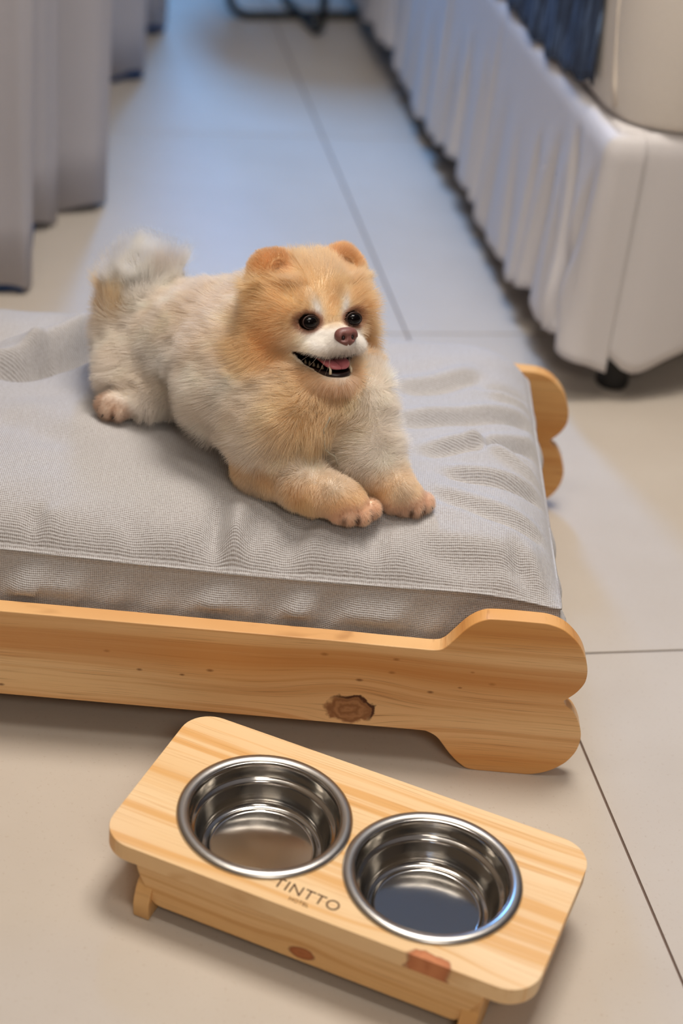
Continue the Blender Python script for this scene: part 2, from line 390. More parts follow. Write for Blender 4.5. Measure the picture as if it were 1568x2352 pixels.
# ------------------------------------------------------------------ the bed on the right
BO = Vector((0.2865, 2.1392, 0.0)); BA = TH
bed = empty('bed_base', BO, BA)   # local x = to the right along the foot end, local y = towards the head
tag(bed, 'large bed base with a white gathered skirt down to black feet', 'bed')
LB, WB = 1.78, 1.12
def skirt_side():
    V, F = [], []; ns, nz = 460, 28
    rg = random.Random(11); folds = [(.035, .012, .010, .05, .15), (.075, .024, .012, -.085, .10), (.112, .010, .012, -.05, .3)]
    q = 0.175
    while q < LB - .03:
        folds.append((q, rg.uniform(.006, .022), rg.uniform(.009, .020), rg.uniform(-.06, .02), rg.uniform(0, .45)))
        q += rg.uniform(.035, .11)
    RC = 0.016; E = 0.050
    for i in range(ns + 1):
        u = (LB + E) * i / ns
        for k in range(nz + 1):
            f = k / nz
            s = u - E
            z_h = 0.056 + 0.012*math.sin(s*11.0 + .6) + 0.006*math.sin(s*37 + 1)
            t = -0.010*f
            for (c, dp, w, lean, st_) in folds:
                g = max(0.0, (f - st_)/(1 - st_))**0.8
                d = s - c - lean*(f - .5)
                if abs(d) < 6*w:
                    t += g*(dp*math.exp(-(d/w)**2) - 0.40*dp*math.exp(-((d - 2.2*w)/(1.6*w))**2) - 0.30*dp*math.exp(-((d + 2.2*w)/(1.6*w))**2))
                    z_h += 0.3*dp*math.exp(-(d/(1.6*w))**2)
            z_h -= 0.004*max(0.0, 1 - u/.05)
            z = 0.385 + (z_h - 0.385)*f
            if f < 0.08: t += 0.012*(1 - f/0.08)**2
            t -= .002
            a0 = E - RC
            if u < a0: p = (E - u, 0.0); nn = (0.0, 1.0)
            elif u < a0 + RC*math.pi/2:
                an = (u - a0)/RC; p = (RC - RC*math.sin(an), RC - RC*math.cos(an)); nn = (math.sin(an), math.cos(an))
            else: p = (0.0, RC + (u - a0 - RC*math.pi/2)); nn = (1.0, 0.0)
            V.append((p[0] + nn[0]*t, p[1] + nn[1]*t, z))
    m = nz + 1
    for i in range(ns):
        for k in range(nz): F.append((i*m+k, (i+1)*m+k, (i+1)*m+k+1, i*m+k+1))
    o = from_data('skirt_side', V, F, SKIRT, bed, True)
    o.modifiers.new('solid', 'SOLIDIFY').thickness = 0.0025
skirt_side()
def skirt_end(name, x0, x1, y_off, hemf, wave):
    V, F = [], []; nx, nz = 80, 22
    for i in range(nx + 1):
        x = x0 + (x1 - x0) * i / nx
        for k in range(nz + 1):
            f = k / nz; z = 0.386 + (hemf(x) - 0.386)*f
            y = y_off + wave(x, f) + (0.010*(1 - f/0.07)**2 if f < 0.07 else 0)
            V.append((x, y, z))
    m = nz + 1
    for i in range(nx):
        for k in range(nz): F.append((i*m+k, (i+1)*m+k, (i+1)*m+k+1, i*m+k+1))
    o = from_data(name, V, F, SKIRT, bed, True)
    o.modifiers.new('solid', 'SOLIDIFY').thickness = -0.0025
def hem2(x):
    u = x - 0.045
    return 0.078 - 0.030*math.exp(-((u-0.045)/0.05)**2) + 0.012*math.exp(-((u - .0)/0.02)**2)
skirt_end('skirt_end', 0.045, WB, 0.004, hem2, lambda x, f: -0.012*f*math.sin(x*17.0 + .3) - 0.004*f*math.sin(x*53) - 0.010*f*math.exp(-((x-.09)/.03)**2))
# box base (platform) under the cloth, with its ledge
bmx = bmesh.new(); box_bm(bmx, 0.014, WB - .01, 0.014, LB, 0.12, 0.386)
o = from_bm('base_box', bmx, SKIRT, bed); bevel(o, 0.012, 3)
for (x, y) in ((0.086, 0.045), (WB - .09, 0.045), (0.086, LB - .1), (WB - .09, LB - .1)):
    revolve('leg', [(0, 0), (.022, 0), (.0235, .004), (.0235, .010), (.0215, .014), (.024, .06), (.029, .119), (0, .119)], BLACKLEG, bed, 32, (x, y, 0))
def rrect(x0, x1, y0, y1, r, n=8):
    pts = []
    for cx_, cy_, a0 in ((x1-r, y1-r, 0), (x0+r, y1-r, 90), (x0+r, y0+r, 180), (x1-r, y0+r, 270)):
        for k in range(n + 1):
            a = math.radians(a0 + 90*k/n); pts.append((cx_ + r*math.cos(a), cy_ + r*math.sin(a)))
    return pts
def soft_block(name, x0, x1, y0, y1, z0, z1, r, er, mat, parent, n=12):
    V, F = [], []; rings = []
    prof = []
    for k in range(7): a = math.pi/2*k/6; prof.append((er - er*math.sin(a), z0 + er - er*math.cos(a)))
    for k in range(1, 6): prof.append((-0.003*math.sin(math.pi*k/6), z0 + er + (z1 - z0 - 2*er)*k/6))
    for k in range(7): a = math.pi/2*k/6; prof.append((er - er*math.cos(a), z1 - er + er*math.sin(a)))
    for (ins, z) in prof:
        R = rrect(x0+ins, x1-ins, y0+ins, y1-ins, max(r-ins, 0.005), n)
        rings.append(len(V)); V += [(p[0], p[1], z) for p in R]; m = len(R)
    for a, b in zip(rings, rings[1:]):
        for k in range(m): F.append((a+k, a+(k+1) % m, b+(k+1) % m, b+k))
    F.append(tuple(range(rings[0], rings[0]+m))[::-1]); F.append(tuple(range(rings[-1], rings[-1]+m)))
    return from_data(name, V, F, mat, parent, True)
mat_ = empty('mattress', BO, BA); tag(mat_, 'thick cream mattress with piped edges lying on the skirted bed base', 'mattress')
soft_block('mattress_cover', 0.013, WB + .0, 0.004, LB, 0.3875, 0.66, 0.090, 0.012, MATTRESS, mat_)
tube('piping', [(0.020, 0.060, 0.402), (0.016, 0.068, 0.43), (0.0115, 0.090, 0.52), (0.0115, 0.10, 0.63)], 0.0038, PIPING, mat_, 8)
tube('piping', [(0.018+.085-.085*math.cos(a), 0.008+.085-.085*math.sin(a), .645) for a in [math.pi/2*k/8 for k in range(9)]] + [(x, 0.004, .645) for x in (.2, .5, .8, WB-.1)], 0.004, PIPING, mat_, 8)
# navy throw hanging over the mattress side
V, F = [], []; ns, nz = 60, 20
for i in range(ns + 1):
    s = 0.108 + 0.9*i/ns
    for k in range(nz + 1):
        f = k/nz
        zb = 0.412 - 0.028*min(1, i/12) + 0.006*math.sin(i*1.3)
        s2 = s + (0.055*f if i == 0 else 0.055*f*(1 - i/ns))
        z = zb + (0.668 - zb)*f
        V.append((0.0045 + 0.003*math.sin(i*0.9 + f*3) - (0.002 if f < .9 else -0.004), s2, z))
    V.append((0.12, s2, 0.672)); V.append((0.6, s2, 0.671))
m = nz + 3
for i in range(ns):
    for k in range(m - 1): F.append((i*m+k, (i+1)*m+k, (i+1)*m+k+1, i*m+k+1))
thr = from_data('throw_blanket', V, F, THROW, None, True)
thr.location = BO; thr.rotation_euler = (0, 0, BA)
thr.modifiers.new('solid', 'SOLIDIFY').thickness = 0.004
tag(thr, 'dark navy woven throw draped over the side of the cream mattress', 'throw')

# ------------------------------------------------------------------ dog bed frame
DO = Vector((0.2197, 1.3495, 0.0)); DA = math.radians(2.5)
frame = empty('dog_bed', DO, DA)
tag(frame, 'varnished pine dog bed frame with bone-shaped side boards', 'pet bed')
right = [(-.20, .1485), (-.1700, .1480), (-.135, .1478), (-.1148, .1480), (-.1059, .1519), (-.098, .1625), (-.0862, .179), (-.0737, .1885), (-.0600, .1912), (-.0232, .1915), (-.009, .1905), (.0058, .1849),
         (.0197, .1725), (.0291, .1582), (.0350, .141), (.0359, .126), (.0319, .1149), (.0262, .1066), (.0188, .0990),
         (.0226, .0924), (.0309, .0856), (.039, .0709), (.0433, .0556), (.0425, .0396), (.0374, .0262), (.0294, .0156), (.0162, .0059), (-.0001, .0004), (-.0196, 0.0), (-.059, 0.0004),
         (-.0724, .0071), (-.0838, .0188), (-.0926, .0306), (-.0998, .0393), (-.1089, .0446), (-.1188, .0459), (-.1671, .0459), (-.20, .0459)]
a = catmull(right[:19], 5); b = catmull(right[18:], 5)[1:]
sm = [tuple(p) for p in a + b]
XM = -0.42
left = [(2*XM - p[0], p[1]) for p in sm][::-1]
outline = sm + left
outline = [(x, max(z, 0.0)) for x, z in outline]
fb = prism('side_board', outline, 'y', 0.0, 0.018, BOARD_PINE, frame, 0.0016)
tag(fb, 'front bone-shaped board with a dark knot')
bb = prism('side_board', [(x, z) for x, z in outline], 'y', 0.0, 0.018, BACK_PINE, frame, 0.0016)
bb.location = (0.026, 0.500, 0)
for k in range(9):
    x = -0.76 + k*0.085
    box('slat', (x, x + .06, 0.0185, 0.4995, 0.100, 0.112), BACK_PINE, frame, 0.002)
for y in (0.0185, 0.4805):
    box('support_rail', (-.78, -.06, y, y + .019, 0.070, 0.0995), BACK_PINE, frame, 0.002)

# ------------------------------------------------------------------ cushion
BODY=[([-0.4285, 0.325, 0.2838], [-0.3099, 0.225, 0.342], 0.05, 0.06), ([-0.3241, 0.2, 0.3167], [-0.2867, 0.165, 0.3081], 0.062, 0.056), ([-0.4274, 0.3, 0.2657], [-0.429, 0.33, 0.2838], 0.043, 0.05), ([-0.4343, 0.28, 0.2628], [-0.4091, 0.262, 0.2572], 0.036, 0.028), ([-0.2827, 0.235, 0.3545], [-0.2617, 0.205, 0.3281], 0.058, 0.056), ([-0.2602, 0.17, 0.3255], [-0.2513, 0.175, 0.3061], 0.05, 0.036), ([-0.2884, 0.155, 0.3087], [-0.2926, 0.128, 0.2632], 0.044, 0.0265), ([-0.2162, 0.168, 0.3215], [-0.2018, 0.142, 0.2858], 0.038, 0.026), ([-0.2018, 0.142, 0.2858], [-0.181, 0.1226, 0.262], 0.026, 0.02)]
LIMB=[([-0.2925, 0.128, 0.2617], [-0.2542, 0.0965, 0.262], 0.025, 0.019), ([-0.2542, 0.0965, 0.262], [-0.2259, 0.0825, 0.259], 0.02, 0.016), ([-0.2259, 0.0825, 0.259], [-0.2082, 0.0816, 0.2555], 0.0155, 0.0145), ([-0.181, 0.1226, 0.262], [-0.1621, 0.1042, 0.258], 0.0195, 0.0155), ([-0.1621, 0.1042, 0.258], [-0.151, 0.1036, 0.2545], 0.0155, 0.0135), ([-0.432, 0.2431, 0.255], [-0.447, 0.2364, 0.252], 0.018, 0.013), ([-0.447, 0.2364, 0.252], [-0.4612, 0.231, 0.251], 0.013, 0.012)]
TOES=[[-0.2191, 0.0735, 0.2475], [-0.2086, 0.0699, 0.248], [-0.1972, 0.0733, 0.248], [-0.188, 0.0856, 0.248], [-0.166, 0.1008, 0.247], [-0.1554, 0.0972, 0.2475], [-0.1446, 0.0982, 0.2475], [-0.1351, 0.1068, 0.248], [-0.4688, 0.2348, 0.249], [-0.4629, 0.2241, 0.248], [-0.452, 0.2234, 0.247]]
TAIL=[([-0.432, 0.335, 0.2992], 0.025), ([-0.4442, 0.34, 0.311], 0.025), ([-0.4499, 0.345, 0.325], 0.025), ([-0.4452, 0.34, 0.3404], 0.026), ([-0.4351, 0.335, 0.3454], 0.024), ([-0.4284, 0.33, 0.3419], 0.016)]
CREASES=[([-0.5904, 0.3171], [-0.5434, 0.3461], -0.01, 0.012), ([-0.5434, 0.3461], [-0.49, 0.4101], -0.009, 0.013), ([-0.5977, 0.3574], [-0.5127, 0.432], 0.006, 0.02), ([-0.1505, 0.3456], [-0.0662, 0.3914], -0.003, 0.01), ([-0.1418, 0.2765], [-0.003, 0.3444], -0.004, 0.009), ([-0.1198, 0.2225], [-0.0024, 0.2882], -0.004, 0.008), ([-0.1029, 0.1786], [-0.0079, 0.1866], -0.004, 0.008), ([-0.1177, 0.1312], [-0.0183, 0.1083], -0.003, 0.009), ([-0.0818, 0.2557], [-0.0096, 0.2246], 0.003, 0.008), ([-0.0528, 0.3641], [0.0032, 0.3947], 0.003, 0.008), ([-0.3361, 0.0864], [-0.3212, 0.0001], -0.004, 0.009), ([-0.3103, 0.083], [-0.311, 0.0017], 0.003, 0.009), ([-0.2546, 0.0768], [-0.2646, 0.0161], -0.003, 0.012), ([-0.5098, 0.0576], [-0.4953, 0.0069], -0.003, 0.009), ([-0.4377, 0.0506], [-0.3988, 0.0021], 0.002, 0.012), ([-0.1815, 0.0808], [-0.1729, 0.016], -0.002, 0.012), ([-0.0436, 0.0725], [-0.0055, 0.0133], -0.003, 0.01), ([-0.1305, 0.059], [-0.0372, 0.0516], -0.002, 0.012), ([-0.5711, 0.2115], [-0.4724, 0.1772], -0.002, 0.02), ([0.0034, 0.4433], [-0.0012, 0.1825], 0.003, 0.01)]
HC=[-0.2644, 0.19, 0.3906]
HX=[0.8709, 0.4841, -0.0847]
HF=[0.4742, -0.7823, 0.4038]
HU=[-0.1292, 0.3918, 0.9109]

CX0, CX1, CY0, CY1 = -0.92, 0.004, 0.0360, 0.512
ZB = 0.1125
def seam_z(x, y):
    ex = min(1.0, max(0.0, (CX1 - x)/0.10)); 
    z = 0.206 + 0.004*math.sin(x*9.0 + 1.0)*min(1, (CX1 - x)*8)
    z += 0.006 * (1 - ex)**2 * -1.6
    return z
def sst_(Y):
    t = np.clip((Y - .05)/.3, 0, 1); return t*3.0
def top_z(X, Y):
    dx = np.minimum(CX1 - X, X - CX0); dy = np.minimum(CY1 - Y, Y - CY0)
    fx = 1 - np.exp(-dx/0.024); fy = (1 - np.exp(-(Y - CY0)/0.024))*(1 - np.exp(-(CY1 - Y)/0.018))
    z = 0.1955 - 0.0045*sst_(Y)*np.clip((-.30 - X)/.3, 0, 1) - 0.0008*sst_(Y) + 0.003*np.sin(X*9.0 + 1.0)*np.minimum(1, np.maximum(0, (CX1 - X))*8) - 0.0096*(1 - np.clip((CX1 - X)/0.10, 0, 1))**2
    z = z + 0.0445 * fx * fy
    z = z + 0.0035*np.sin(X*58 + 2.2*np.sin(X*19))*np.exp(-(Y - CY0)/0.05)*np.clip((Y - CY0)/.012, 0, 1)
    z = z + 0.0035*np.sin(Y*62 + 1.8*np.sin(Y*23))*np.exp((X - CX1)/0.07)*np.clip((CX1 - X)/.012, 0, 1)
    # gentle lumps
    z = z + (0.0032*np.sin(X*27 + Y*11)*np.sin(Y*31 + 1.3) + 0.0012*np.sin(X*71 - Y*40 + 1)*np.sin(Y*83 + X*20))*fx*fy
    for (a, b, amp, w) in CREASES:
        a = np.array(a); b = np.array(b); d = b - a; L = np.linalg.norm(d); d = d/L; nn = np.array([-d[1], d[0]])
        s = (X - a[0])*d[0] + (Y - a[1])*d[1]; q = (X - a[0])*nn[0] + (Y - a[1])*nn[1]
        q = q + 0.006*np.sin(s/L*3.0)
        u = np.clip(s/L, -0.3, 1.3); win_ = np.clip(np.minimum((u + 0.25)/0.4, (1.25 - u)/0.4), 0, 1); win_ = win_*win_*(3 - 2*win_)
        z = z + 2.6*amp*np.clip(np.minimum(dx, dy)/.022, 0, 1) * (np.exp(-(q/w)**2) * win_ - 0.6*np.exp(-((q - 1.9*w)/w)**2)*win_)
    # hollows pressed in by the dog
    for (hx, hy, rx, ry, dpt) in ((-.42, .29, .075, .06, .012), (-.30, .17, .07, .05, .007), (-.21, .085, .035, .025, .001), (-.15, .105, .03, .02, .001)):
        z = z - dpt*np.exp(-((X-hx)/rx)**2 - ((Y-hy)/ry)**2)
    return z
def make_cushion():
    nx, ny = 330, 180
    xs = np.linspace(CX0, CX1, nx); ys = np.linspace(CY0, CY1, ny)
    X, Y = np.meshgrid(xs, ys, indexing='ij')
    # slightly rounded corners + uneven edge
    Z = top_z(X, Y)
    Xw = X + 0.0; Yw = Y + 0.0
    cr = 0.022
    for sx, cxr in ((1, CX1), (-1, CX0)):
        for sy, cyr in ((1, CY1), (-1, CY0)):
            if sx == 1 and sy == -1: continue
            cx_, cy_ = cxr - sx*cr, cyr - sy*cr
            m_ = ((X - cx_)*sx > 0) & ((Y - cy_)*sy > 0)
            dx, dy = (X - cx_)[m_], (Y - cy_)[m_]
            mx = np.maximum(abs(dx), abs(dy)); L = np.hypot(dx, dy); k = np.where(L > 0, mx/np.maximum(L, 1e-9), 1)
            Xw[m_] = cx_ + dx*k; Yw[m_] = cy_ + dy*k
    V = np.stack([Xw, Yw, Z], -1).reshape(-1, 3).tolist(); UV = np.stack([X, Y], -1).reshape(-1, 2).tolist()
    idx = lambda i, j: i*ny + j
    F = [(idx(i, j), idx(i+1, j), idx(i+1, j+1), idx(i, j+1)) for i in range(nx-1) for j in range(ny-1)]
    FUV = [[UV[k] for k in f] for f in F]
    per = [(i, 0) for i in range(nx-1)] + [(nx-1, j) for j in range(ny-1)] + [(i, ny-1) for i in range(nx-1, 0, -1)] + [(0, j) for j in range(ny-1, 0, -1)]
    P = np.array([V[idx(i, j)] for i, j in per]); n = len(P)
    tg = np.roll(P, -3, 0)[:, :2] - np.roll(P, 3, 0)[:, :2]; tg /= np.linalg.norm(tg, axis=1)[:, None]
    nrm = np.stack([tg[:, 1], -tg[:, 0]], -1)
    sarc = np.concatenate([[0], np.cumsum(np.linalg.norm(np.diff(P[:, :2], axis=0), axis=1))])
    prof = [(0.0012, 0.000), (0.0022, -0.0012), (0.0004, -0.0030), (0.0016, -0.008)] + [(0.0095*math.sin(math.pi*min(1, (t*1.0))), -0.008 - t) for t in ()]
    K = 14
    rings = []
    for k in range(K + 4):
        if k < 4: off, dz, fr = prof[k][0], prof[k][1], 0.0
        ring = []
        for i in range(n):
            front = P[i, 1] < 0.08
            zt = P[i, 2]
            if k < 4: o_, z_ = off, zt + dz
            else:
                f = (k - 3)/K
                zz = zt - 0.008; z_ = zz + (ZB - zz)*f
                s = sarc[i]
                bul = 0.010*math.sin(math.pi*min(1.0, f*1.0))
                wr = 0.0045*math.sin(s*58 + 2.2*math.sin(s*19) + f*2.0)*math.sin(math.pi*f) + 0.0016*math.sin(s*141 + f*5)*math.sin(math.pi*f)
                if front and -0.85 < P[i, 0]:
                    # front wall: held behind the bone board below its top edge
                    lim = (0.0015 if z_ > 0.197 else -0.0005)
                    e_ = min(1.0, f*1.9); e_ = e_*e_*(3 - 2*e_)
                    o_ = 0.0016 + 0.0125*e_ + wr*1.2
                    o_ = min(o_, 0.0170 if z_ > 0.156 and P[i, 0] < -0.125 else 0.0114)
                elif P[i, 1] > 0.45:
                    o_ = min(0.0016 + bul*0.3 + wr*.3, -0.0135 + 0.0 if z_ < 0.195 else 0.002)
                else: o_ = 0.0016 + bul + wr - 0.020*f*f
                if f >= 1.0: o_ -= 0.004
            ring.append(len(V)); V.append((P[i, 0] + nrm[i, 0]*o_, P[i, 1] + nrm[i, 1]*o_, z_))
        rings.append(ring)
    prev = [idx(i, j) for i, j in per]; zprev = P[:, 2]
    depth = 0.0
    for r in rings:
        d2 = depth + 0.006
        for i in range(n):
            i2 = (i+1) % n
            F.append((prev[i2], prev[i], r[i], r[i2]))
            s0, s1 = sarc[i], sarc[i] + (sarc[i2]-sarc[i] if i2 else 0.002)
            FUV.append([(s1, -V[prev[i2]][2]*1.0), (s0, -V[prev[i]][2]), (s0, -V[r[i]][2]), (s1, -V[r[i2]][2])])
        prev = r; depth = d2
    F.append(tuple(prev)); FUV.append([(V[k][0], V[k][1]) for k in prev])
    o = from_data('cushion', V, F, FABRIC, None, True)
    uvl = o.data.uv_layers.new(name='UVMap')
    flat = np.array([c for f in FUV for c in f], dtype=np.float32).ravel()
    uvl.data.foreach_set('uv', flat)
    return o
cush = make_cushion()
cush.location = DO; cush.rotation_euler = (0, 0, DA)
tag(cush, 'large grey woven box cushion lying in the pine dog bed frame', 'cushion')

# ------------------------------------------------------------------ bowl stand
SM = Vector((0.0395, 1.1393, 0.0)); SA = -0.328037
stand = empty('bowl_stand', SM, SA)
tag(stand, 'pale pine double bowl stand with burnt lettering on its top', 'pet bowl stand')
HT, HB = 0.0768, 0.0590
BC = [(-0.08095, 0.0), (0.08095, 0.0)]
bm = bmesh.new()
outl = rrect(-0.201, 0.201, -0.0925, 0.1025, 0.030, 10)
loops = [outl] + [[(cx_ + .0725*math.cos(2*math.pi*k/64), cy_ + .0725*math.sin(2*math.pi*k/64)) for k in range(64)] for cx_, cy_ in BC]
edges = []
for L_ in loops:
    vs = [bm.verts.new((p[0], p[1], HT)) for p in L_]
    edges += [bm.edges.new((vs[i], vs[(i+1) % len(vs)])) for i in range(len(vs))]
bmesh.ops.triangle_fill(bm, use_beauty=True, use_dissolve=False, edges=edges)
# drop any triangles that fill the holes
kill = [f for f in bm.faces if any((f.calc_center_median().xy - Vector(c)).length < .0715 for c in BC)]
bmesh.ops.delete(bm, geom=kill, context='FACES')
r = bmesh.ops.extrude_face_region(bm, geom=bm.faces[:])
bmesh.ops.translate(bm, vec=(0, 0, HB - HT), verts=[v for v in r['geom'] if isinstance(v, bmesh.types.BMVert)])
top = from_bm('top_board', bm, STAND_TOP, stand); bevel(top, 0.0022, 3, 50)
# front and back aprons with curved ends
def apron(y0, y1, mat):
    pts = [(-.162, HB - .0002), (-.160, .050), (-.1525, .035), (-.147, .024), (-.141, .0185), (-.134, .0175)]
    o_ = [tuple(p) for p in catmull(pts, 4)]
    full = o_ + [(-p[0], p[1]) for p in o_[::-1]]
    return prism('apron', full, 'y', y0, y1, mat, stand, 0.0012)
apron(-0.0915, -0.0745, STAND_FRONT); apron(0.0845, 0.1015, STAND_SIDE)
sidep = [(-.074, HB - .0002), (-.0755, .050), (-.083, .044), (-.0905, .037), (-.0945, .029), (-.0970, .020), (-.0970, .010), (-.0955, .0), (-.060, 0.0), (-.050, .010), (-.035, .020), (0.0, .024)]
sp = [tuple(p) for p in catmull(sidep[:8], 4)] + [tuple(p) for p in catmull(sidep[8:], 3)]
sp = [(y + 0.0, max(0, z)) for y, z in sp]
full = sp + [(-p[0] + .010, p[1]) for p in sp[:-1][::-1]]
for x in (-0.1610, 0.1455):
    # trim panels so they stay clear of the aprons
    prism('side_panel', full, 'x', x, x + 0.0155, STAND_SIDE, stand, 0.0012)
def text_mesh(name, s, size, loc, rz, parent, mat, off=0.0, extr=0.0002):
    c = bpy.data.curves.new(name, 'FONT'); c.body = s; c.size = size; c.extrude = extr; c.offset = off
    c.align_x = 'CENTER'; c.space_character = 1.06
    o = bpy.data.objects.new(name, c); COL.objects.link(o)
    bpy.context.view_layer.update()
    me = bpy.data.meshes.new_from_object(o.evaluated_get(bpy.context.evaluated_depsgraph_get()))
    bpy.data.objects.remove(o); me.name = name
    me.materials.clear()
    t = link_mesh(name, me, mat, parent); t.location = loc; t.rotation_euler = (0, 0, rz)
    return t
text_mesh('lettering', 'TINTTO', 0.0165, (-0.0090, -0.0765, HT + 0.0001), -0.05, stand, BRAND, -0.00005)
text_mesh('lettering', 'HOTEL', 0.0058, (-0.0115, -0.0845, HT + 0.0001), -0.03, stand, BRAND, 0.0)

# ------------------------------------------------------------------ steel bowls
prof = [(0.0, 0.0372), (.046, .0372), (.0500, .0374), (.0515, .0366), (.0535, .0366), (.0555, .0378), (.0575, .0410), (.0593, .0470), (.0607, .0560), (.0614, .0605),
        (.0640, .0625), (.0655, .0635), (.0662, .0655), (.0668, .0720), (.0675, .0762), (.0690, .0792), (.0715, .0808), (.0745, .0813), (.0775, .0806), (.0795, .0790), (.0800, .0774)]
outer = [(.0800, .0772), (.0790, .0770), (.0745, .0770), (.0712, .0769), (.0700, .0740), (.0680, .0650), (.0645, .0610), (.0622, .0560), (.0605, .0460), (.0588, .0398), (.0560, .0366), (.0, .0362)]
pc = [tuple(p) for p in catmull(prof, 3)]
bowls = []
root = empty('bowl', SM, SA)
def bowl_parts(root_):
    i_rim = min(range(len(pc)), key=lambda k: abs(pc[k][0] - .0690) + abs(pc[k][1] - .0792))
    b_ = revolve('bowl_body', pc[:i_rim+1] + [(.0712, .0769 + .0003)] + outer[4:], STEEL, root_, 128)
    r_ = revolve('rim', pc[i_rim:] + outer[:4] + [pc[i_rim]], RIM, root_, 128)
for q, (cx_, cy_) in enumerate(BC):
    if q == 1: root = empty('bowl', SM, SA)
    root.location = SM + Matrix.Rotation(SA, 3, 'Z') @ Vector((cx_, cy_, 0)); bowl_parts(root)
    tag(root, ['empty stainless steel bowl set in the left opening of the pine stand', 'empty stainless steel bowl set in the right opening of the pine stand'][q], 'bowl', 'steel bowls in the pine stand')

# ------------------------------------------------------------------ the dog
dog = empty('dog', DO, DA)
tag(dog, 'fluffy cream and tan pomeranian lying on the grey cushion, mouth open', 'dog')
HM = np.stack([HX, HF, HU], 1)           # head axes as columns (x = dog's left, y = forward, z = up)
def H(x, y, z): return np.array(HC) + HM @ (np.array([x, y, z])*0.01)
def to_head(P): return (P - np.array(HC)) @ HM * 100.0

def sd_cap(P, a, b, ra, rb):
    a = np.array(a); b = np.array(b); ab = b - a; t = np.clip(((P - a) @ ab)/max(ab @ ab, 1e-12), 0, 1)
    return np.linalg.norm(P - a - t[..., None]*ab, axis=-1) - (ra + (rb - ra)*t)
def sd_ell(Q, c, r):
    """Q already in cm head space"""
    q = (Q - np.array(c)); r = np.array(r); k0 = np.linalg.norm(q/r, axis=-1); k1 = np.linalg.norm(q/(r*r), axis=-1)
    return k0*(k0 - 1.0)/np.maximum(k1, 1e-6)*0.01
def smin(a, b, k):
    h = np.clip(0.5 + 0.5*(b - a)/k, 0, 1); return b*(1-h) + a*h - k*h*(1-h)
EYE = [(-2.38, 4.30, 0.28), (2.38, 4.30, 0.28)]
EYE_R = 0.88
EYE_S = np.array([1.0, 0.92, 0.74])
def dog_sdf(P, solid=False):
    d = None
    for a, b, ra, rb in BODY:
        c = sd_cap(P, a, b, ra, rb); d = c if d is None else smin(d, c, 0.022)
    l = None
    for a, b, ra, rb in LIMB:
        c = sd_cap(P, a, b, ra, rb); l = c if l is None else smin(l, c, 0.010)
    t0 = None
    for t in TOES[:11]:
        a = np.array(t); c = np.linalg.norm(P - a, axis=-1) - 0.0082
        t0 = c if t0 is None else np.minimum(t0, c)
    l = smin(l, t0, 0.0035)
    d = smin(d, l, 0.014)
    for (a, ra), (b, rb) in zip(TAIL, TAIL[1:]):
        d = smin(d, sd_cap(P, a, b, ra*.8, rb*.8), 0.010)
    Q = to_head(P)
    h = sd_ell(Q, (0, 0.2, 1.0), (6.2, 4.5, 5.2))
    x_, y_, z_ = Q[..., 0], Q[..., 1], Q[..., 2]
    for s in (-1, 1):
        h = smin(h, sd_ell(Q, (s*3.4, -0.7, -2.4), (3.7, 2.4, 3.7)), 0.010)
        h = smin(h, sd_ell(Q, (s*2.1, 3.0, -0.9), (1.9, 1.5, 1.5)), 0.010)          # cheek bones under the eyes
        h = smin(h, sd_ell(Q, (s*1.45, 4.3, -2.15), (1.75, 2.2, 1.05)), 0.007)      # upper lip pads
        e = sd_ell(Q, (s*4.0 + .15*s*(z_ - 5.0), 0.0, 4.7), (1.9, 1.1, 2.6)) if False else sd_ell(Q, (s*3.95 , 0.0, 4.2), (2.25, 1.3, 2.75))
        e = smin(e, sd_ell(Q, (s*3.05, 0.1, 5.55), (1.05, 0.8, 1.25)), 0.006)
        cut = sd_ell(Q, (s*3.6, 1.25, 4.9), (0.95, 0.75, 1.45))
        e = np.maximum(e, -cut)
        h = smin(h, e, 0.009)
    h = smin(h, sd_ell(Q, (0, -1.8, -4.2), (6.3, 3.2, 4.0)), 0.02)               # ruff
    h = smin(h, sd_ell(Q, (0, 4.4, -1.5), (1.8, 2.9, 1.35)), 0.007)
    h = smin(h, sd_ell(Q, (0, 6.3, -1.75), (1.3, 1.35, 1.05)), 0.005)
    # lower jaw
    j = smin(sd_ell(Q, (0, 3.0, -5.2), (2.55, 2.7, 1.15)), sd_ell(Q, (0.05, 5.0, -5.45), (1.35, 1.3, .75)), 0.008)
    h = smin(h, j, 0.006)
    # open mouth: a wedge that widens towards the front
    xa = np.abs(x_)
    zt = np.interp(xa, [0, 1, 2, 2.6, 3.15], [-2.95, -3.15, -3.08, -2.86, -2.62]); zb = np.interp(xa, [0, .8, 1.3, 2.1, 2.7, 3.15], [-4.85, -4.78, -4.6, -3.95, -3.25, -2.66])
    m = np.maximum(np.maximum(np.maximum(z_ - zt, zb - z_), 1.0 - y_), xa - 3.2)*0.0085
    if solid: return h
    h = np.maximum(h, -m)
    for ex in EYE:
        h = np.maximum(h, -sd_ell(Q, ex, EYE_R*1.06*EYE_S))
    r_ = smin(d, h, 0.014)
    r_ = np.maximum(r_, -m)
    for ex in EYE: r_ = np.maximum(r_, -sd_ell(Q, ex, EYE_R*1.06*EYE_S))
    return r_, h, m
